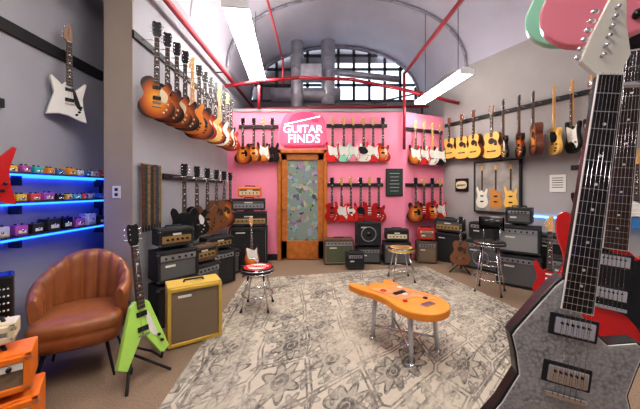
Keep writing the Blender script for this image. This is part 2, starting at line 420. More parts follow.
TUBE=mat('fluorescent_diffuser_glow',(1,.955,.89),.5,emit=31)
HOUS=mat('lamp_housing_white',(.8,.8,.8),.4)
def fluoro(a,b,top,wd=.26):
    g=MB(); a=Vector(a);b=Vector(b);d=b-a; M=Matrix.Rotation(math.atan2(d.y,d.x),4,'Z'); c=(a+b)/2
    g.box(c+Vector((0,0,.055)),(d.length,wd*.6,.05),HOUS,M,bev=.008)
    g.box(c,(d.length,wd,.05),TUBE,M,bev=.012)
    for e in (a,b): g.box(e+Vector((0,0,.01)),(.03,wd+.02,.08),HOUS,M)
    for t in (.15,.85):
        p=a+d*t; g.cyl(p+Vector((0,0,.08)),(p.x,p.y,top),.005,BLKM,seg=5)
    g.obj('fluorescent_light')
fluoro((-1.01,3.33,3.6),(-1.24,5.6,3.6),4.75,.3)
fluoro((2.12,4.03,3.1),(1.95,5.47,3.1),4.7,.2)
fluoro((-.9,-.6,3.6),(-.9,1.4,3.6),4.8)  # unseen fixture by the camera, added to light the room
fluoro((2.2,-.6,3.6),(2.2,1.4,3.6),4.9)  # its unseen partner on the right, added for the same light
fluoro((.7,1.2,4.3),(.7,3.2,4.3),5.1)  # added fixture above the view, extra light for the room

w=bpy.data.worlds.new('World'); scene.world=w; w.use_nodes=True
nt=w.node_tree; bg=nt.nodes['Background']; 
sky=nt.nodes.new('ShaderNodeTexSky')
try:
    sky.sky_type='HOSEK_WILKIE'; sky.turbidity=4
except Exception: pass
mx=nt.nodes.new('ShaderNodeMix'); mx.data_type='RGBA'; mx.inputs[0].default_value=.7
mx.inputs[7].default_value=(.85,.92,1,1)
nt.links.new(sky.outputs[0],mx.inputs[6]); nt.links.new(mx.outputs[2],bg.inputs['Color'])
bg.inputs['Strength'].default_value=3

g=MB(); g.box(((XL+D0)/2,5.59,.06),(D0-XL,.02,.12),BLKM); g.box(((1.7+D1)/2,5.59,.06),(1.7-D1,.02,.12),BLKM); g.obj('baseboard_back')
g=MB(); g.box((XL+.01,4.2,.06),(.02,2.8,.12),BLKM); g.obj('baseboard_left')

# door
g=MB(); DW=mat('door_wood_oak',(.5,.17,.035),.4,noise=.2,nscale=12)
dg=bpy.data.materials.new('stickered_glass'); dg.use_nodes=True; nt=dg.node_tree; b=nt.nodes['Principled BSDF']
tc=nt.nodes.new('ShaderNodeTexCoord'); v=nt.nodes.new('ShaderNodeTexVoronoi'); v.inputs['Scale'].default_value=13
hs=nt.nodes.new('ShaderNodeHueSaturation'); hs.inputs['Saturation'].default_value=.65; hs.inputs['Value'].default_value=.5
n=nt.nodes.new('ShaderNodeTexNoise'); n.inputs['Scale'].default_value=9
r=nt.nodes.new('ShaderNodeValToRGB'); r.color_ramp.elements[0].position=.5; r.color_ramp.elements[1].position=.54
m2=nt.nodes.new('ShaderNodeMix'); m2.data_type='RGBA'; m2.inputs[6].default_value=(.24,.30,.27,1)
nt.links.new(tc.outputs['Object'],v.inputs['Vector']); nt.links.new(tc.outputs['Object'],n.inputs['Vector'])
nt.links.new(v.outputs['Color'],hs.inputs['Color']); nt.links.new(n.outputs['Fac'],r.inputs['Fac'])
nt.links.new(r.outputs['Color'],m2.inputs[0]); nt.links.new(hs.outputs['Color'],m2.inputs[7]); nt.links.new(m2.outputs[2],b.inputs['Base Color'])
b.inputs['Roughness'].default_value=.15
dx=(D0+D1)/2; dw=D1-D0
for sx in (D0+.03,D1-.03): g.box((sx,5.62,DH/2),(.07,.16,DH),DW,bev=.005)
g.box((dx,5.62,DH-.03),(dw,.16,.07),DW,bev=.005)
for sx in (D0+.125,D1-.125): g.box((sx,5.63,1.08),(.11,.05,2.1),DW,bev=.004)
g.box((dx,5.63,.2),(dw-.14,.05,.36),DW,bev=.004); g.box((dx,5.63,2.06),(dw-.14,.05,.12),DW,bev=.004)
g.box((dx,5.64,1.19),(dw-.32,.015,1.64),dg)
g.sph((D0+.12,5.57,1.02),.03,GOLDP); g.cyl((D0+.12,5.6,1.02),(D0+.12,5.57,1.02),.012,GOLDP)
g.obj('door_1')

g=MB(); NR=mat('neon_red',(1,.03,.08),.4,emit=1.6); NW=mat('neon_white',(1,.9,.92),.4,emit=1.6); SB_=mat('sign_board_pink',(.8,.15,.28),.5)
RX=Matrix.Rotation(R(90),4,'X')
g.prism(spline([(-.42,-.3),(-.45,.05),(-.3,.33),(.1,.36),(.4,.25),(.46,-.05),(.42,-.3),(0,-.34)],4),-.01,.01,SB_)
g.prism(spline([(-.28,.12),(-.22,.28),(0,.35),(.22,.31),(.3,.16),(.1,.22),(-.1,.21)],4),-.03,-.012,NR)
g.cyl((-.36,-.03,.10),(.34,-.03,.26),.012,NW); g.cyl((-.36,-.03,-.31),(.38,-.03,-.31),.01,NR)
g.text('GUITAR',.22,NW,Matrix.Translation((0,-.03,.0))@RX,.01)
g.text('FINDS',.24,NW,Matrix.Translation((.02,-.03,-.19))@RX,.01)
g.obj('neon_sign',(-.34,5.58,2.60))

g=MB(); g.box((0,0,0),(.34,.02,.55),BLKM,bev=.004); g.box((0,-.012,0),(.3,.004,.5),mat('board_slate',(.03,.05,.045),.8))
for i in range(6): g.box((0,-.015,.18-.07*i),(.2-.02*(i%3),.002,.006),WHT)
g.obj('letter_board',(1.48,5.58,1.55))

# ---------------------------------------------------------------- guitar rows
def lrow(specs,y0,y1,z,scale,x=-1.66,TH=R(30)):
    arms=[]; n=len(specs)
    for i,sp in enumerate(specs):
        y=y0+(y1-y0)*i/(n-1)
        G(sp,(x,y,z),TH,scale); arms.append((x,y+.02,z))
    rail(RAIL,(XL,y0-.1),(XL,min(5.45,y1+.2)),z,(1,0),arms)
lrow(['lpSB','lpTB','lpSB','lpTB','stOR','seSB','lpCB','lpGT','lpSB','stWH','lpSB','stSB','lpCB'],2.85,5.22,2.94,.97)
lrow(['seBK','lpBK','seWN','acWN','acSB','lpCB'],3.38,5.1,1.56,.92,x=-1.64)
def brow(specs,xs,z,scale,y=5.53):
    for sp,x in zip(specs,xs): G(sp,(x,y,z),R(random.uniform(-12,6)),scale)
    rail(RAIL,(xs[0]-.12,5.6),(xs[-1]+.10,5.6),z,(0,-1),[(x,y+.02,z) for x in xs])
brow(['seSB','lpSB','stSB','sgBK'],[-1.50,-1.29,-1.1,-.93],2.66,.86,y=5.48)
brow(['stRD','stMT','stPK','teWH','stRD','lpCB'],[.25,.47,.66,.86,1.05,1.24],2.68,.87)
brow(['lpRD','stRD','teRD','sgRD','stRR','lpRD'],[.24,.43,.61,.8,.98,1.16],1.50,.87)
nx,ny=.388,-.922; thp=math.atan2(.388,.922)
for z,sps in ((2.62,['stSB','stRD','stWH','stBK']),(1.5,['seSB','stRR','lpCB','stRD'])):
    arms=[]
    for i,sp in enumerate(sps):
        t=.16+.21*i; x=1.7+.95*t; y=5.6+.4*t
        p=(x+nx*.11,y+ny*.11,z); G(sp,p,thp-R(25),.85); arms.append(p)
    rail(RAIL,(1.7,5.6),(2.6,5.98),z,(nx,ny),arms)
RN=Vector((-.8905,-.4551,0)); THR=math.atan2(-.8905,.4551)
def RW(t,off,z): return Vector((2.65+.92*t,6-1.8*t,0))+RN*off+Vector((0,0,z))
arms=[]
for sp,t,extra,sc in (('acNT',.12,0,.82),('acNT',.26,0,.86),('acNT',.40,-14,.88),('acNT',.55,0,.92),('lpBK',.68,-45,1),('lpTB',.80,-45,1),('acSB',.915,-50,.95),('teYL',1.03,-45,1),('stBK',1.13,-40,1),('stSB',1.23,-40,1),('stBL',1.34,-40,1)):
    off=.1+.17*abs(math.sin(R(extra))); p=RW(t,off,2.74); G(sp,p,THR+R(extra),sc); arms.append(p)
a=RW(0.02,0,0);b=RW(1.6,0,0)
rail(RAIL,(a.x,a.y),(b.x,b.y),2.76,(RN.x,RN.y),arms)
arms=[]
for sp,t in (('stSB',1.17),('stWH',1.29),('stBL',1.42)):
    p=RW(t,.12,1.72); G(sp,p,THR-R(10),.95); arms.append(p)
a=RW(1.08,0,0);b=RW(1.6,0,0)
rail(RAIL,(a.x,a.y),(b.x,b.y),1.72,(RN.x,RN.y),arms)

# framed artwork of three guitars
g=MB(); cv=mat('canvas_grey_wash',(.30,.27,.25),.8,noise=.35,nscale=5)
g.box((0,0,0),(.78,.04,.90),cv)
for sx in (-1,1): g.box((sx*.395,-.005,0),(.025,.06,.92),BLKM)
for sz in (-1,1): g.box((0,-.005,sz*.455),(.80,.06,.025),BLKM)
for x,m,k in ((-.25,WHF,'st'),(0,SB,'te'),(.25,YEL,'st')):
    o=[(x+px*.7,pz*.85-.04) for px,pz in spline(OUT[k],3)]
    if m is SB: m=mat('art_amber',(.6,.25,.06),.6)
    g.prism(o,-.026,-.02,m); g.box((x,-.024,.12),(.024,.008,.36),ROSE); g.box((x,-.024,.34),(.04,.008,.08),MAPLE)
    g.box((x,-.028,-.17),(.06,.006,.02),BLK); g.box((x,-.028,-.27),(.06,.006,.02),BLK)
g.obj('framed_guitar_artwork',RW(.56,.03,1.46),THR)
g=MB(); g.box((0,0,0),(.28,.03,.26),BLK,bev=.006); g.prism(spline([(-.12,0),(-.08,.07),(.08,.07),(.12,0),(.08,-.07),(-.08,-.07)],3),-.02,-.015,CREAM)
g.text('guitars',.07,BLK,Matrix.Translation((0,-.022,0))@RX,.002)
g.obj('framed_sign',RW(.22,.02,1.5),THR)
g=MB(); g.box((0,0,0),(.2,.01,.26),WHT); 
for i in range(5): g.box((0,-.006,.08-.035*i),(.14,.002,.01),BLKM)
g.obj('paper_notice',RW(1.0,.01,1.5),THR)
LEDB=mat('led_blue',(.01,.08,1),.5,emit=8)
LEDC=mat('led_cyan',(.08,.4,1),.5,emit=7)
g=MB(); g.box((0,0,0),(1.3,.02,.02),LEDC); g.obj('led_strip',RW(1.15,.015,.98),THR)

# ---------------------------------------------------------------- amps
def amp(name,loc,rz,w,h,d,body=TOLEX,grille=GRB,panel=SILV,style='combo',logo=True,cone=0,piping=None):
    g=MB()
    g.box((0,.01,h/2+.012),(w,d-.02,h-.024),body,bev=.008)
    for fx in (-w/2+.06,w/2-.06):
        for fy in (-d/2+.05,d/2-.05): g.cyl((fx,fy,0),(fx,fy,.02),.018,BLKM,seg=8)
    yf=-d/2
    t=.03
    z0,z1=.012,h-.012
    g.box((0,yf+.012,z0+t/2),(w,.03,t),body,bev=.004); g.box((0,yf+.012,z1-t/2),(w,.03,t),body,bev=.004)
    for sx in (-1,1): g.box((sx*(w/2-t/2),yf+.012,h/2),(t,.03,z1-z0),body,bev=.004)
    ph=0
    if style=='combo': ph=min(.07,h*.2)
    if style=='head': ph=h*.36
    gz1=z1-t-ph; gz0=z0+t
    if style=='head':
        pz=(gz0+ph/2+.005); g.box((0,yf+.014,pz),(w-2*t,.014,ph),panel,bev=.002)
        g.box((0,yf+.016,(gz0+ph+z1-t)/2),(w-2*t,.01,z1-t-gz0-ph),grille)
        lz=(gz0+ph+z1-t)/2
    else:
        g.box((0,yf+.018,(gz0+gz1)/2),(w-2*t,.01,gz1-gz0),grille)
        if ph:
            pz=z1-t-ph/2; g.box((0,yf+.012,pz),(w-2*t,.02,ph*.9),panel,bev=.002)
        lz=gz1-.05
    if ph:
        k=max(5,int(w/.075))
        for i in range(k):
            x=-w/2+.08+(w-.16)*i/(k-1); g.cyl((x,yf+.004,pz),(x,yf-.014,pz),.011,BLK,seg=10)
    if piping:
        for zz in (gz0,gz1): g.box((0,yf+.006,zz),(w-2*t,.006,.006),piping)
        for sx in (-1,1): g.box((sx*(w/2-t),yf+.006,(gz0+gz1)/2),(.006,.006,gz1-gz0),piping)
    if logo: g.box((-w*.2 if style!='head' else 0,yf+.008,lz),(w*.24,.008,.022),WHT,bev=.002)
    if cone:
        cz=(gz0+gz1)/2; r=min(w,gz1-gz0)*.38
        g.torus((0,yf+.012,cz),r,.01,SILV,M=Matrix.Rotation(R(90),4,'X'))
        g.cyl((0,yf+.014,cz),(0,yf+.006,cz),r*.3,BLK,seg=16)
    g.tube([(-.09,0,h-.012),(-.08,0,h+.02),(.08,0,h+.02),(.09,0,h-.012)],.009,BLKM,6)
    for sx in (-1,1):
        for zz in (.03,h-.03): g.sph((sx*(w/2-.012),yf+.012,zz),.018,SILV if body!=TWEED else CREAM,8)
    return g.obj(name,loc,rz)
A='guitar_amplifier'
amp('tweed_guitar_amplifier',(-1.20,2.66,0),R(33),.46,.54,.26,TWEED,GRT,SILV,'cab')
amp('speaker_cabinet',(-1.575,3.02,0),R(50),.42,.42,.26,TOLEX,GRB,BLKM,'cab',cone=1)
amp(A,(-1.575,3.02,.445),R(50),.42,.33,.26,TOLEX,GRG,SILV)
amp(A,(-1.58,3.02,.80),R(50),.36,.2,.2,TOLEX,GRB,GOLDP,'head')
amp(A,(-1.56,3.62,0),R(62),.46,.46,.28,TOLEX,GRG,SILV)
amp(A,(-1.56,3.62,.49),R(62),.4,.2,.22,BROWNT,GRB,GOLDP,'head')
amp(A,(-1.54,4.2,0),R(55),.46,.5,.26,TOLEX,GRB,SILV)
amp(A,(-1.55,4.2,.53),R(55),.44,.18,.22,TOLEX,GRB,GOLDP,'head')
amp(A,(-1.54,4.66,0),R(60),.36,.4,.24,TOLEX,GRG,SILV)
amp('speaker_cabinet',(-1.32,5.2,0),R(10),.68,.72,.34,TOLEX,GRB,SILV,'cab',piping=WHT)
amp('amplifier_head',(-1.32,5.2,.745),R(10),.66,.25,.22,TOLEX,GRB,GOLDP,'head',piping=WHT)
amp('amplifier_head',(-1.32,5.2,1.02),R(10),.6,.22,.2,TOLEX,GRG,SILV,'head')
amp('amplifier_head',(-1.3,5.2,1.265),R(10),.42,.19,.18,ORANGE,GRT,CREAM,'head')
amp(A,(.35,5.35,0),R(3),.56,.48,.28,BROWNT,mat('grille_green',(.12,.13,.08),.8),SILV,'combo',piping=CREAM)
amp(A,(.62,5.0,0),R(3),.3,.3,.2,TOLEX,GRB,SILV)
amp(A,(.92,5.4,0),0,.46,.32,.26,TOLEX,GRG,SILV)
amp('speaker_cabinet',(.92,5.4,.345),0,.46,.44,.26,TOLEX,GRB,SILV,'cab',cone=1)
amp(A,(1.45,5.32,0),R(-6),.5,.42,.26,TOLEX,GRG,SILV)
amp(A,(1.45,5.32,.445),R(-6),.42,.22,.22,TOLEX,GRB,CREAM,'head')
amp(A,(2.05,5.42,0),R(-10),.36,.42,.22,BROWNT,GRT,SILV)
amp(A,(2.05,5.42,.445),R(-10),.3,.22,.18,REDP,GRT,CREAM)
amp('speaker_cabinet',RW(.20,.32,0),THR+R(15),.52,.56,.28,TOLEX,GRB,SILV,'cab')
amp(A,RW(.20,.32,.585),THR+R(15),.5,.25,.24,TOLEX,GRG,GOLDP,'head')
amp(A,RW(.52,.26,0),THR+R(8),.56,.5,.28,TOLEX,GRG,SILV,cone=1)
amp(A,RW(.52,.26,.53),THR+R(8),.42,.3,.22,TOLEX,GRB,SILV)
amp('speaker_cabinet',(2.92,4.1,0),R(-42),.54,.46,.28,TOLEX,GRG,SILV,'combo')
amp(A,(2.92,4.1,.48),R(-42),.5,.40,.26,TOLEX,mat('grille_silver',(.3,.3,.3),.7),SILV)
amp(A,(2.92,4.1,.905),R(-42),.32,.24,.2,TOLEX,GRG,SILV)
amp(A,(3.25,3.62,0),R(-50),.44,.52,.28,TOLEX,GRG,SILV)
amp(A,RW(1.02,.2,.0),THR,.5,.75,.26,TOLEX,GRB,SILV,piping=WHT)
amp(A,(3.3,3.0,0),R(-60),.44,.42,.28,TOLEX,GRG,SILV)
amp('orange_guitar_amplifier',(-1.77,1.46,0),R(38),.46,.3,.26,ORANGE,GRT,WHT)
amp('orange_guitar_amplifier',(-1.77,1.46,.325),R(38),.4,.21,.22,ORANGE,GRT,WHT)
amp('cream_guitar_amplifier',(-1.80,1.48,.57),R(38),.28,.11,.14,CREAM,mat('grille_red',(.35,.03,.03),.7),SILV)

# ---------------------------------------------------------------- accordion on trunk
g=MB(); g.box((0,0,.24),(.34,.22,.48),TOLEX,bev=.01)
for sx in(-1,1): g.box((sx*.1,-.112,.4),(.04,.012,.05),SILV,bev=.003)
g.box((0,0,.42),(.344,.224,.012),SILV)
g.obj('storage_trunk',(-2.16,1.76,0),R(45))
g=MB()
g.box((-.13,0,.2),(.09,.18,.40),BLK,bev=.015); g.box((.13,0,.2),(.09,.18,.40),BLK,bev=.015)
for i in range(10):
    x=-.08+.018*i; g.box((x,0,.2),(.009,.17 if i%2 else .145,.38 if i%2 else .36),REDP if i%2 else WHT)
for i in range(14): g.box((-.15,-.1,.03+.026*i),(.07,.03,.022),WHT,bev=.003)
for i in range(14): 
    if i%7 not in(2,6): g.box((-.135,-.118,.043+.026*i),(.035,.012,.012),BLK)
for i in range(6):
    for j in range(3): g.cyl((.11+.02*j,-.085,.06+.05*i),(.11+.02*j,-.1,.06+.05*i),.006,WHT,seg=8)
g.obj('accordion',(-2.16,1.76,.482),R(45),.92)

# ---------------------------------------------------------------- alcove
g=MB()
SHZ=[1.53,1.30,1.03]
for z in SHZ:
    g.box((-2.42,2.25,z),(.16,1.9,.018),BLKM)
    g.box((-2.335,2.25,z-.012),(.012,1.9,.016),LEDB)
    g.box((-2.485,2.25,z-.02),(.015,1.9,.016),LEDB)
    for y in (1.4,2.25,3.1): g.box((-2.45,y,z-.05),(.09,.02,.09),BLKM)
for y in (1.32,3.18):
    g.box((-2.49,y,1.27),(.015,.03,.7),BLKM)
g.obj('pedal_shelf')
g=MB(); cols=[(.7,.1,.08),(.05,.2,.6),(.75,.55,.05),(.1,.45,.15),(.6,.6,.62),(.75,.3,.05),(.03,.03,.03),(.7,.7,.65),(.4,.1,.4),(.05,.45,.5)]
pm=[mat('pedal_paint_%d'%i,c,.3) for i,c in enumerate(cols)]
for k,z in enumerate(SHZ):
    y=1.35
    while y<3.05:
        w_=random.uniform(.06,.1) if k<2 else random.uniform(.08,.13); hh=random.uniform(.045,.07) if k<2 else random.uniform(.07,.12)
        m=random.choice(pm) if k<2 else random.choice([BLK,pm[6],pm[4],TOLEX,pm[8],pm[1]])
        g.box((-2.42,y+w_/2,z+.0095+hh/2),(.1,w_,hh),m,bev=.006)
        for j in (-1,1): g.cyl((-2.4,y+w_/2+j*w_*.25,z+.009+hh),(-2.4,y+w_/2+j*w_*.25,z+.02+hh),.009,BLK,seg=8)
        g.cyl((-2.37,y+w_/2,z+hh*.6),(-2.36,y+w_/2,z+hh*.6),.01,CHR,seg=8)
        g.box((-2.368,y+w_/2,z+.009+hh*.35),(.006,w_*.6,hh*.3),WHT)
        y+=w_+random.uniform(.015,.04)
g.obj('effects_pedals')
me=guitar_mesh('x',mat('pearl_white_finish',(.72,.7,.66),.3,coat=.4),'p',WALN,ROSE,BLK,WALN,2)
place(me,'pointed_electric_guitar',(-2.39,2.66,2.80),R(62),.87)
rail(RAIL,(-2.5,.5),(-2.5,3.2),2.70,(1,0),[(-2.4,2.68,2.74)],h=.1)
rd=mat('red_gloss_finish',(.5,.015,.02),.25,coat=.5)
me=guitar_mesh('x',rd,'p',MAHOG,ROSE,None,BLK,2)
place(me,'red_pointed_guitar',(-2.22,1.85,2.08),R(60),.92)
rail(RAIL,(-2.5,1.5),(-2.5,2.2),2.08,(1,0),[(-2.22,1.87,2.08)])
g=MB(); g.box((0,0,.34),(.36,.03,.03),CHR)
sc=[(.10,.03,.02),(.03,.05,.04),(.22,.15,.08),(.03,.03,.03),(.16,.08,.04),(.04,.06,.1),(.2,.15,.05)]
for i,c in enumerate(sc):
    m=mat('strap_%d'%i,c,.7,noise=.5,nscale=60); x=-.15+.05*i
    g.box((x,-.02,.02),(.04,.006,.64),m); g.box((x,-.02,-.32),(.03,.008,.06),BLKM)
g.obj('guitar_strap_display',(-1.82,3.0,1.32),R(90))
g=MB(); g.box((0,0,0),(.08,.01,.12),WHT,bev=.003); g.box((0,-.006,.025),(.03,.004,.03),BLKM); g.box((0,-.006,-.025),(.03,.004,.03),BLKM); g.obj('wall_outlet',(-2.0,2.753,1.38))

# ---------------------------------------------------------------- leather chair
g=MB(); LEA=mat('brown_leather',(.30,.105,.038),.4,noise=.15,nscale=12,bump=.05,coat=.2)
def backrow():
    rows=[]; n=99
    for i in range(n+1):
        a=R(-118+236*i/n)
        sx,cy=math.sin(a),math.cos(a)
        top=.60+.27*(.5+.5*math.cos(min(math.pi,abs(a)*1.35)))
        ch=abs(math.sin(i/n*math.pi*11))**.7
        rin=.28-.032*ch; ro=.34
        lean=.05*max(0,cy)
        def P(r,z): 
            k=1+.22*(z-.3)
            return (sx*r*1.02*k, (cy*r*k+lean*(z-.3)), z)
        rows.append([P(rin+.02,.30),P(rin,.45),P(rin,top-.05),P(rin+.015,top-.01),P((rin+ro)/2,top+.01),P(ro-.005,top-.015),P(ro+.005,top-.06),P(ro,.45),P(ro-.03,.28)])
    return rows
rw=backrow(); g.grid(rw,LEA,False,True)
for e in (rw[0],rw[-1]):
    b=bmesh.new(); b.faces.new([b.verts.new(p) for p in e]); g.add(b,LEA)
seat=spline([(-.27,.2),(-.31,0),(-.31,-.24),(-.26,-.34),(0,-.37),(.26,-.34),(.31,-.24),(.31,0),(.27,.2),(0,.29)],5)
def seatrow(z,s): return [(x*s,y*s,z) for x,y in seat]
rows=[seatrow(.27,.9),seatrow(.29,.97),seatrow(.36,1.0),seatrow(.375,.98),seatrow(.385,1.0),seatrow(.43,1.0),seatrow(.46,.95),seatrow(.475,.8),seatrow(.48,.4),seatrow(.48,.02)]
g.grid(rows,LEA,False,True)
b=bmesh.new(); b.faces.new([b.verts.new(p) for p in seatrow(.27,.9)]); g.add(b,LEA)
for sx,sy in ((-1,-1),(1,-1),(-1,1),(1,1)):
    g.cyl((sx*.2,sy*.2-.02,.28),(sx*.27,sy*.27-.02,0),.016,BLKM,r1=.009,seg=10)
g.obj('leather_tub_chair',(-1.88,2.22,0),R(30),(.85,.85,1.0))

# ---------------------------------------------------------------- stools
def stool(name,loc,h,r,seatm,ringm,logo=None,back=False,rz=0):
    g=MB()
    g.cyl((0,0,h-.06),(0,0,h-.012),r,ringm,seg=36); 
    g.cyl((0,0,h-.012),(0,0,h),r*.98,seatm,r1=r*.9,seg=36)
    g.torus((0,0,h-.055),r,.007,CHR); g.torus((0,0,h-.018),r,.007,CHR)
    if logo:
        g.cyl((0,0,h),(0,0,h+.002),r*.85,logo,seg=36,smooth=False)
        g.cyl((0,0,h),(0,0,h+.004),r*.6,WHT if logo is not YEL else BLK,seg=36,smooth=False)
        g.box((0,0,h+.004),(r*1.6,.09,.004),logo)
        g.text('GUITARS',.065,WHT if logo is not YEL else BLK,Matrix.Translation((0,0,h+.007)),.001)
    for i in range(4):
        a=R(45+90*i); c,s_=math.cos(a),math.sin(a)
        g.cyl((c*r*.6,s_*r*.6,h-.05),(c*(r+.03),s_*(r+.03),0),.011,CHR,seg=10)
        g.cyl((c*(r+.03),s_*(r+.03),0),(c*(r+.028),s_*(r+.028),.02),.016,BLKM,seg=10)
    for zz in ([h*.35] if not back else [h*.28,h*.55]):
        k=r*.6+(r*.4+.03)*(1-zz/(h-.05)); g.torus((0,0,zz),k,.008,CHR)
    if back:
        rows=[]
        for i in range(13):
            a=R(-50+100*i/12); rows.append([(math.sin(a)*q,math.cos(a)*q,z) for q,z in ((r*.95,h+.14),(r*.93,h+.22),(r*.97,h+.32),(r*1.08,h+.32),(r*1.06,h+.14))])
        g.grid(rows,seatm,False,True)
        for sx in (-1,1): g.cyl((sx*r*.5,r*.75,h-.04),(sx*r*.55,r*.88,h+.2),.01,CHR)
    g.obj(name,loc,rz)
RB=.012
stool('round_stool',(-.74,3.32,RB),.48,.19,BLK,BLKM,CAR)
stool('round_stool',(1.26,4.35,RB),.50,.2,BLK,mat('yellow_vinyl',(.75,.5,.03),.4),YEL)
stool('bar_stool',(2.34,3.86,0),.70,.19,BLK,BLKM,None,True,R(-40))

# ---------------------------------------------------------------- guitar body coffee table
g=MB(); TBL=mat('table_amber_finish',(.80,.29,.035),.35,noise=.08,nscale=8,coat=.3)
zt=.42
TM=Matrix.Rotation(R(-90),4,'X')
tb=[(-.03,.0),(-.06,-.02),(-.09,.02),(-.122,.065),(-.155,.04),(-.155,-.04),(-.13,-.12),(-.13,-.19),(-.155,-.27),(-.15,-.34),(-.09,-.40),(0,-.415),(.09,-.39),(.15,-.32),(.155,-.25),(.13,-.18),(.12,-.12),(.14,-.06),(.145,-.01),(.12,.01),(.08,-.02),(.05,-.03),(.03,.0)]
SXX,SZZ=1.5,1.95
o=[(x*SXX,(z+.18)*SZZ) for x,z in spline(tb,6)]
g.prism(o,-.03,.03,TBL,.012,Matrix.Translation((0,0,zt))@TM)
pgq=[(-.03,-.06),(-.11,-.03),(-.1,-.12),(-.09,-.2),(-.06,-.26),(.04,-.27),(.1,-.35),(.13,-.3),(.11,-.2),(.1,-.1),(.09,-.05),(.05,-.07)]
g.prism(spline([(x*SXX*.9,(z+.18)*SZZ*.8) for x,z in pgq],4),-.002,.002,mat('pickguard_tan',(.62,.27,.11),.4,noise=.4,nscale=9),0,Matrix.Translation((0,0,zt+.032))@TM)
for x,y,r_,m in ((-.08,.12,.03,CAR),(.02,-.05,.025,WHT),(.1,-.2,.02,BLK),(.12,.1,.025,WHT),(-.1,-.15,.02,CAR)):
    g.cyl((x,y,zt+.03),(x,y,zt+.038),r_,m,seg=18)
g.box((0,.0,zt+.038),(.13,.04,.016),BLK,bev=.005); g.box((0,-.3,zt+.035),(.12,.06,.012),CHR,bev=.004)
GL=mat('acrylic_leg',(.7,.72,.74),.1,trans=.6)
for x,y in ((-.17,-.27),(.17,-.27),(-.14,.2),(.14,.2)):
    g.cyl((x*.9,y*.9,zt-.03),(x,y,0.012),.022,GL,r1=.018,seg=12); g.cyl((x,y,0),(x,y,.012),.03,CHR,seg=12)
g.cyl((-.16,-.25,.12),(.13,.18,.12),.01,CHR); g.cyl((.16,-.25,.12),(-.13,.18,.12),.01,CHR)
g.obj('guitar_body_coffee_table',(.72,2.54,RB),R(33))

# ---------------------------------------------------------------- rug
Aq=Vector((-1.17,4.36,.012));Bq=Vector((1.92,5.1,.012));Cq=Vector((2.36,3.0,.012));Fq=Vector((-.92,-.15,.012))
me=bpy.data.meshes.new('area_rug'); bm=bmesh.new(); n=24; uvl=bm.loops.layers.uv.new('UVMap')
def bil(u,v): return Aq*(1-u)*(1-v)+Bq*u*(1-v)+Cq*u*v+Fq*(1-u)*v
V=[[bm.verts.new(bil(i/n,j/n)) for j in range(n+1)] for i in range(n+1)]
for i in range(n):
    for j in range(n):
        f=bm.faces.new([V[i][j],V[i][j+1],V[i+1][j+1],V[i+1][j]])
        for l,(a_,b_) in zip(f.loops,((i,j),(i,j+1),(i+1,j+1),(i+1,j))): l[uvl].uv=(a_/n,b_/n)
r_=bmesh.ops.extrude_face_region(bm,geom=bm.faces[:]); bmesh.ops.translate(bm,vec=(0,0,-.011),verts=[v for v in r_['geom'] if isinstance(v,bmesh.types.BMVert)])
bmesh.ops.recalc_face_normals(bm,faces=bm.faces[:])
bm.to_mesh(me); bm.free()
rm=bpy.data.materials.new('distressed_rug'); rm.use_nodes=True; nt=rm.node_tree; b=nt.nodes['Principled BSDF']; L=nt.links.new
b.inputs['Roughness'].default_value=.95
def N_(t,**k):
    x=nt.nodes.new(t)
    for a_,v_ in k.items(): setattr(x,a_,v_)
    return x
def MA(op,a_,b_=None,c_=None):
    x=N_('ShaderNodeMath',operation=op)
    for i_,v_ in enumerate((a_,b_,c_)):
        if v_ is None: continue
        if isinstance(v_,(int,float)): x.inputs[i_].default_value=v_
        else: L(v_,x.inputs[i_])
    return x.outputs[0]
uv=N_('ShaderNodeUVMap')
# mirror the field about the rug's centre lines, as a woven rug is
c0=N_('ShaderNodeVectorMath',operation='SUBTRACT'); c0.inputs[1].default_value=(.5,.5,0); L(uv.outputs[0],c0.inputs[0])
ab=N_('ShaderNodeVectorMath',operation='ABSOLUTE'); L(c0.outputs[0],ab.inputs[0])
def flowers(scale,pet,R0,R1,w,rnd,off):
    sh=N_('ShaderNodeVectorMath',operation='ADD'); sh.inputs[1].default_value=(off,off,0); L(ab.outputs[0],sh.inputs[0])
    vo=N_('ShaderNodeTexVoronoi'); vo.voronoi_dimensions='2D'; vo.inputs['Scale'].default_value=scale; vo.inputs['Randomness'].default_value=rnd
    L(sh.outputs[0],vo.inputs['Vector'])
    d=N_('ShaderNodeVectorMath',operation='SUBTRACT'); L(sh.outputs[0],d.inputs[0]); L(vo.outputs['Position'],d.inputs[1])
    s=N_('ShaderNodeVectorMath',operation='SCALE'); s.inputs['Scale'].default_value=scale; L(d.outputs[0],s.inputs[0])
    q=N_('ShaderNodeSeparateXYZ'); L(s.outputs[0],q.inputs[0])
    r=MA('SQRT',MA('ADD',MA('MULTIPLY',q.outputs[0],q.outputs[0]),MA('MULTIPLY',q.outputs[1],q.outputs[1])))
    th=MA('ARCTAN2',q.outputs[1],q.outputs[0])
    val=MA('SUBTRACT',r,MA('MULTIPLY_ADD',MA('COSINE',MA('MULTIPLY',th,pet)),R1,R0))
    line=MA('LESS_THAN',MA('ABSOLUTE',val),w)
    ins=MA('LESS_THAN',val,0)
    core=MA('LESS_THAN',MA('ABSOLUTE',MA('SUBTRACT',r,R0*.38)),w)
    dot=MA('LESS_THAN',r,R0*.2)
    return MA('MAXIMUM',MA('MAXIMUM',line,core),MA('MAXIMUM',dot,MA('MULTIPLY',ins,.42)))
p1=flowers(8,8,.33,.09,.035,.35,.0)
p2=flowers(21,5,.30,.11,.06,.8,.13)
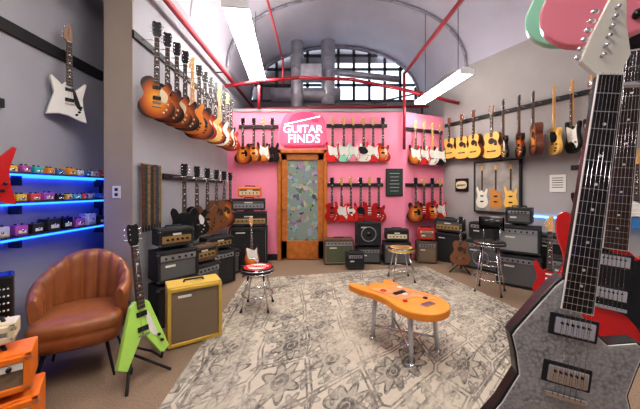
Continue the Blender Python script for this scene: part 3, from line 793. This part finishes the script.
ed=N_('ShaderNodeTexVoronoi'); ed.feature='DISTANCE_TO_EDGE'; ed.voronoi_dimensions='2D'; ed.inputs['Scale'].default_value=8; ed.inputs['Randomness'].default_value=.35; L(ab.outputs[0],ed.inputs['Vector'])
p3=MA('LESS_THAN',MA('ABSOLUTE',MA('SUBTRACT',ed.outputs['Distance'],.04)),.018)
pat=MA('MAXIMUM',MA('MAXIMUM',p1,MA('MULTIPLY',p2,.75)),MA('MULTIPLY',p3,.9))
wear=N_('ShaderNodeTexNoise'); wear.inputs['Scale'].default_value=60; wear.inputs['Detail'].default_value=9; wear.inputs['Roughness'].default_value=.75; L(uv.outputs[0],wear.inputs['Vector'])
wear2=N_('ShaderNodeTexNoise'); wear2.inputs['Scale'].default_value=6; wear2.inputs['Detail'].default_value=3; L(uv.outputs[0],wear2.inputs['Vector'])
r3=N_('ShaderNodeValToRGB'); e=r3.color_ramp.elements; e[0].position=.40; e[0].color=(.12,.12,.12,1); e[1].position=.58; e[1].color=(1,1,1,1); L(MA('ADD',MA('MULTIPLY',wear.outputs['Fac'],.6),MA('MULTIPLY',wear2.outputs['Fac'],.4)),r3.inputs[0])
sp=N_('ShaderNodeSeparateXYZ'); L(ab.outputs[0],sp.inputs[0])
mm=MA('MAXIMUM',sp.outputs[0],sp.outputs[1])
rb=N_('ShaderNodeValToRGB'); rb.color_ramp.interpolation='CONSTANT'; e=rb.color_ramp.elements
e[0].position=0; e[0].color=(0,0,0,1); e[1].position=.375; e[1].color=(1,1,1,1)
for p_,c_ in ((.381,.22),(.455,1),(.461,0),(.480,.8),(.484,.1)):
    q=e.new(p_); q.color=(c_,c_,c_,1)
L(mm,rb.inputs[0])
tot=MA('MULTIPLY',MA('MAXIMUM',pat,rb.outputs[0]),r3.outputs[0])
mc=N_('ShaderNodeMix',data_type='RGBA'); mc.inputs[6].default_value=(.60,.53,.43,1); mc.inputs[7].default_value=(.10,.09,.088,1); L(tot,mc.inputs[0])
n3=N_('ShaderNodeTexNoise'); n3.inputs['Scale'].default_value=70; L(uv.outputs[0],n3.inputs['Vector'])
mc2=N_('ShaderNodeMix',data_type='RGBA',blend_type='MULTIPLY'); mc2.inputs[0].default_value=.3; L(mc.outputs[2],mc2.inputs[6]); L(n3.outputs['Fac'],mc2.inputs[7])
L(mc2.outputs[2],b.inputs['Base Color'])
me.materials.append(rm); place(me,'area_rug',(0,0,0))

# ---------------------------------------------------------------- guitars on stands
def stand(name_me,name,loc,rz,scale,bodybottom,lean=-10):
    h=.13; top=bodybottom*scale*math.cos(R(10))+h
    o=place(name_me,name,(0,0,0),0,scale)
    M=Matrix.Rotation(rz,4,'Z'); off=M@Vector((0,.12,0))
    o.rotation_euler=(R(lean),0,rz); o.location=(loc[0]+off.x,loc[1]+off.y,top)
    g=MB()
    g.cyl((0,.16,.02),(0,.16,.55),.011,BLKM); 
    for x,y in ((-.16,-.10),(.16,-.10),(0,.30)): g.cyl((0,.16,.14),(x,y,.01),.01,BLKM)
    for sx in (-1,1):
        g.tube([(0,.15,.2),(sx*.11,.07,.13),(sx*.11,-.06,.12),(sx*.11,-.07,.16)],.009,BLKM)
    g.obj('guitar_stand',loc,rz)
LIME=mat('lime_green_finish',(.45,.75,.14),.3,coat=.4)
stand(guitar_mesh('v',LIME,'g',MAHOG,ROSE,WHT,BLK,2),'flying_v_electric_guitar',(-1.32,2.08,0),R(62),.97,.88)
stand(guitar_mesh(*SPEC['stRR']),'electric_guitar',(2.62,3.2,0),R(-45),.95,.84)
stand(guitar_mesh(*SPEC['acWN']),'acoustic_guitar',(2.38,4.75,0),R(-30),.8,.85)
stand(guitar_mesh(*SPEC['stSB']),'electric_guitar',(-1.12,4.62,0),R(20),.8,.84)

# ---------------------------------------------------------------- near display rack, right
g=MB(); SL=mat('slatwall_panel',(.5,.49,.47),.6)
g.box((1.3,.5,1.35),(.04,1.1,2.7),SL)
for i in range(16): g.box((1.278,.5,.2+.16*i),(.01,1.1,.012),BLKM)
g.box((1.3,.5,.03),(.5,1.1,.06),BLKM,bev=.01)
def armto(p): g.cyl((1.28,p[1]+.01,p[2]),p,.007,CHR,seg=8)
PA=(.665,.66,1.66); PB=(1.06,.95,1.86); PC=(.82,.79,2.58); PD=(.90,.96,2.67)
for p in (PA,PB,PC,PD): armto((p[0],p[1]+.03,p[2]))
g.obj('slatwall_display')
ENG=mat('engraved_steel',(.42,.42,.44),.4,.15)
nt=ENG.node_tree; b=nt.nodes['Principled BSDF']
tc=nt.nodes.new('ShaderNodeTexCoord'); v=nt.nodes.new('ShaderNodeTexVoronoi'); v.feature='SMOOTH_F1'; v.inputs['Scale'].default_value=150
n=nt.nodes.new('ShaderNodeTexNoise'); n.inputs['Scale'].default_value=14; n.inputs['Detail'].default_value=6
mu=nt.nodes.new('ShaderNodeMath'); mu.operation='MULTIPLY'
nt.links.new(tc.outputs['Object'],n.inputs['Vector']); nt.links.new(tc.outputs['Object'],v.inputs['Vector'])
nt.links.new(n.outputs['Fac'],mu.inputs[0]); nt.links.new(v.outputs['Distance'],mu.inputs[1])
r=nt.nodes.new('ShaderNodeValToRGB'); r.color_ramp.elements[0].position=.08; r.color_ramp.elements[0].color=(.50,.49,.48,1); r.color_ramp.elements[1].position=.48; r.color_ramp.elements[1].color=(.2,.195,.19,1)
nt.links.new(mu.outputs[0],r.inputs['Fac']); nt.links.new(r.outputs['Color'],b.inputs['Base Color'])
me=guitar_mesh('ex',ENG,'p',BLK,EBONY,None,WHF,2,True,BLK,L=.48)
o=place(me,'engraved_metal_guitar',(0,0,0)); orient(o,PA,(.08,0,.56),(-.3,-.95,0),1.0)
me=guitar_mesh('st',CAR,'f',MAPLE,ROSE,BLK,BLK,2,True,L=.60)
o=place(me,'electric_bass_guitar',(0,0,0)); orient(o,PB,(.07,0,.7),(-.6,-.8,0),1.0)
me=guitar_mesh('st',PINKF,'f',MAPLE,ROSE,WHT,None,3,True)
o=place(me,'electric_guitar',(0,0,0)); orient(o,PC,(.02,0,1),(-.6,-.8,0),.92)
me=guitar_mesh('st',MINT,'f',MAPLE,ROSE,WHT,None,3,True)
o=place(me,'electric_guitar',(0,0,0)); orient(o,PD,(0.02,0,1),(-.6,-.8,0),.92)

# ---------------------------------------------------------------- camera
cam=bpy.data.cameras.new('camera'); co=bpy.data.objects.new('camera',cam); scene.collection.objects.link(co)
co.location=(0,0,H); co.rotation_euler=(R(90),0,0)
cam.sensor_width=36; cam.lens=36*280/640; cam.shift_y=-14.5/640; cam.clip_start=.02
scene.camera=co
